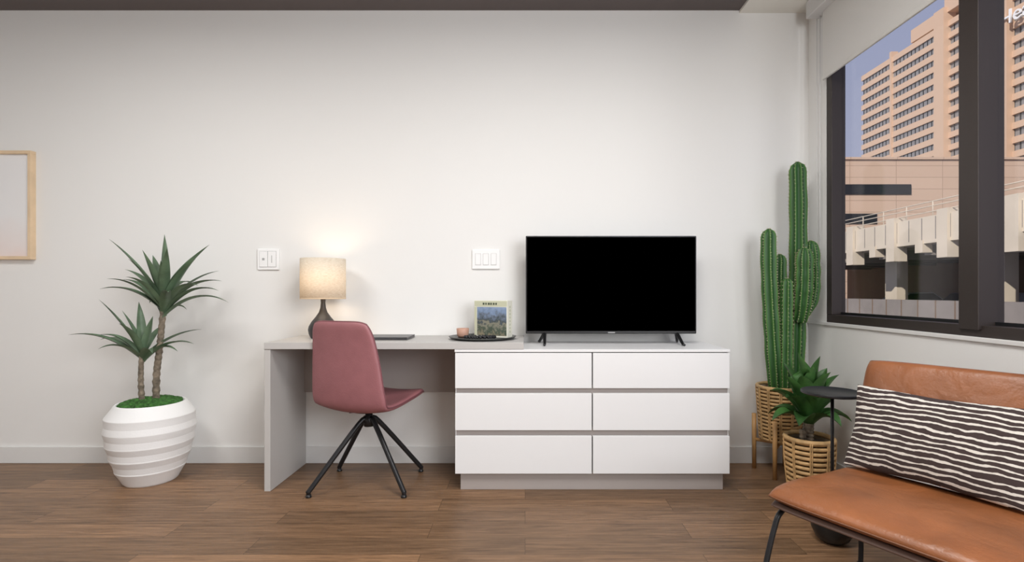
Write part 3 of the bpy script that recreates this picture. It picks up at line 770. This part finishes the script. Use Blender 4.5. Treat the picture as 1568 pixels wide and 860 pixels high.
boxes('ceiling_beams', [(gx+0.4, gx+7.9, y0, y0+.4, 2.85, 3.3) for y0 in (8, 11, 14, 17, 20, 23, 26, 29, 32, 35, 38)], 'conc', g)
box('parking_deck', gx+0.12, gx+7.9, 5.5, 40.5, -1.1, -0.6, 'conc', 0, g)
a = Acc()
for z in (4.75, 5.0, 5.2): a.add(sweep([(gx+0.1, 5, z), (gx+0.1, 41, z)], 0.025, 6))
y = 5.5
while y < 41: a.add(sweep([(gx+0.1, y, 4.5), (gx+0.1, y, 5.2)], 0.025, 6)); y += 1.55
a.mk('railing', 'beige', True, g)

lb = empty('office_podium')
boxes('facade', [(16, 90, 46, 70, -6, 13.15)], 'tanpanel', lb)
boxes('openings', [(20, 34.9, 45.9, 46.1, 10.0, 10.9), (20, 31.8, 45.9, 46.1, 7.35, 8.25), (20, 33.5, 45.9, 46.1, 4.6, 5.6), (38, 60, 45.9, 46.1, 4.6, 5.6)], 'darkwin', lb)
box('coping', 15.9, 90.1, 45.85, 70, 13.15, 13.35, 'tanpanel', 0, lb)

tw = empty('office_tower')
TX = 121; z1 = 79.5
box('glazing', TX+0.5, TX+40, 60, 182, -6, z1-1, 'towerglass', 0, tw)
L = []; z = 6.0; k = 0
while z < z1+1:
    L.append((TX+0.1, TX+41, 146, 183, z, z+1.8)); L.append((TX-0.2, TX+41, 60, 146, z, z+1.6)); z += 3.55
boxes('floor_bands', L, 'towertan', tw)
mul = []; y = 62.0
while y < 182: mul.append((TX+0.38, TX+0.6, y, y+0.25, -6, z1-1)); y += 1.6
boxes('window_mullions', mul, 'darkwin', tw)
L = [(TX-1.6, TX+2, 145, 148.5, -6, z1+3), (TX-1.6, TX+2, 126, 127.2, -6, z1+9), (TX-1.6, TX+2, 118, 119.2, -6, z1+9), (TX-0.3, TX+2, 167.5, 168.3, -6, z1+1)]
boxes('piers', L, 'towertan', tw)
boxes('crown', [(TX-0.5, TX+40, 60, 146, z1+1.5, z1+8), (TX+0.5, TX+40, 146, 160, z1, z1+4)], 'towertan', tw)
tcu = bpy.data.curves.new('sign_letters', 'FONT'); tcu.body = 'Health'; tcu.size = 5.0; tcu.extrude = 0.2
tob = bpy.data.objects.new('sign_letters', tcu); COL.objects.link(tob); tob.parent = tw
tob.matrix_local = Matrix.Translation((TX-2.0, 127.6, 67.2)) @ Matrix(((0, 0, -1, 0), (-1, 0, 0, 0), (0, 1, 0, 0), (0, 0, 0, 1)))
tcu.materials.append(M['signw'])

def car(name, x, y, z, m, rot=0):
    e_ = empty(name)
    pf = [(-2.2, 0.35), (-2.25, 0.7), (-1.9, 0.92), (-1.3, 0.98), (-0.7, 1.42), (0.7, 1.45), (1.35, 1.0), (2.05, 0.88), (2.25, 0.6), (2.2, 0.35)]
    V = [(px, -0.85, pz) for px, pz in pf]+[(px, 0.85, pz) for px, pz in pf]; k = len(pf)
    F = [tuple(range(k)), tuple(range(2*k-1, k-1, -1))]+[(i, i+k, (i+1) % k+k, (i+1) % k) for i in range(k)]
    bd = mk('body', V, F, m, False, e_); bevel(bd, 0.08, 3)
    gl = [(-1.15, 1.0), (-0.65, 1.36), (0.65, 1.38), (1.15, 1.02)]
    V = [(px, -0.87, pz) for px, pz in gl]+[(px, 0.87, pz) for px, pz in gl]
    mk('windows', V, [(0, 1, 2, 3), (7, 6, 5, 4), (0, 4, 5, 1), (1, 5, 6, 2), (2, 6, 7, 3), (3, 7, 4, 0)], 'darkwin', False, e_)
    a = Acc()
    for wx in (-1.4, 1.4):
        for wy in (-0.8, 0.8): a.add(sweep([(wx, wy-0.1, 0.33), (wx, wy+0.1, 0.33)], 0.33, 20))
    a.mk('wheels', 'tyre', True, e_)
    e_.location = (x, y, z); e_.rotation_euler = (0, 0, rot)
car('parked_car', gx+3.2, 17.8, -0.3, M['carblue'], 0.1)
car('parked_car.001', gx+5.2, 26.0, -0.3, M['cardark'], 0.05)
car('parked_car.002', gx+5.2, 30.5, -0.3, M['cargrey'], -0.05)
car('parked_car.003', gx+5.2, 23.0, -0.3, M['cargrey'], 0)
box('parking_stalls', gx+0.2, gx+7.9, 6, 40, -0.6, -0.3, 'conc', 0, g)

# ------------------------------------------------------------------ lights
def area(name, loc, tgt, sx, sy, power, col=(1, 1, 1)):
    d_ = bpy.data.lights.new(name, 'AREA'); d_.shape = 'RECTANGLE'; d_.size = sx; d_.size_y = sy; d_.energy = power; d_.color = col
    o_ = bpy.data.objects.new(name, d_); COL.objects.link(o_); o_.location = loc
    o_.rotation_euler = (Vector(tgt)-Vector(loc)).to_track_quat('-Z', 'Y').to_euler(); return o_
def fill_lamp(name, x, y, s, power, col=(1, 0.98, 0.95)):  # unseen fill lamp at the ceiling; its housing is added with it
    e_ = empty(name)
    boxes('housing', [(x-s/2-.02, x+s/2+.02, y-s/2-.02, y-s/2, 3.02, 3.079), (x-s/2-.02, x+s/2+.02, y+s/2, y+s/2+.02, 3.02, 3.079),
                      (x-s/2-.02, x-s/2, y-s/2, y+s/2, 3.02, 3.079), (x+s/2, x+s/2+.02, y-s/2, y+s/2, 3.02, 3.079)], 'plate', e_)
    o_ = area(name+'_lamp', (x, y, 3.03), (x, y+0.0001, 0), s, s, power, col); o_.parent = e_
fill_lamp('added_ceiling_fill', -2.2, 1.25, 1.0, 52)  # added out of view to brighten the back wall and room
fill_lamp('added_ceiling_fill.001', 0.3, 1.25, 1.0, 62)
area('window_daylight', (1.80, -0.7, 1.9), (-2.0, 2.2, 1.3), 2.3, 1.7, 120, (0.97, 0.985, 1.0))
sd = bpy.data.lights.new('sun', 'SUN'); sd.energy = 3.9; sd.angle = 0.01; sd.color = (1.0, 0.93, 0.82)
so = bpy.data.objects.new('sun', sd); COL.objects.link(so); so.rotation_euler = Vector((0.64, 0.56, -0.50)).to_track_quat('-Z', 'Y').to_euler(); so.location = (0, 0, 20)

w = bpy.data.worlds.new('sky'); S.world = w; w.use_nodes = True; n = w.node_tree.nodes; l = w.node_tree.links
bg = n['Background']; tc = n.new('ShaderNodeTexCoord'); sp = n.new('ShaderNodeSeparateXYZ'); rp = n.new('ShaderNodeValToRGB')
l.new(tc.outputs['Generated'], sp.inputs[0]); l.new(sp.outputs['Z'], rp.inputs['Fac'])
rp.color_ramp.elements[0].position = 0.0; rp.color_ramp.elements[0].color = (0.46, 0.48, 0.60, 1)
rp.color_ramp.elements[1].position = 0.6; rp.color_ramp.elements[1].color = (0.30, 0.34, 0.52, 1)
l.new(rp.outputs['Color'], bg.inputs['Color']); bg.inputs['Strength'].default_value = 1.0

# ------------------------------------------------------------------ camera
cd_ = bpy.data.cameras.new('camera'); cam = bpy.data.objects.new('camera', cd_); COL.objects.link(cam)
cam.location = (0, 0, 1.162); cam.rotation_euler = (pi/2, 0, 0)
cd_.sensor_width = 36; cd_.lens = 17.86; cd_.shift_x = -0.0128; cd_.shift_y = 0.0108; cd_.clip_end = 800; cd_.clip_start = 0.05
S.camera = cam
S.view_settings.view_transform = 'Standard'
S.view_settings.look = 'None'
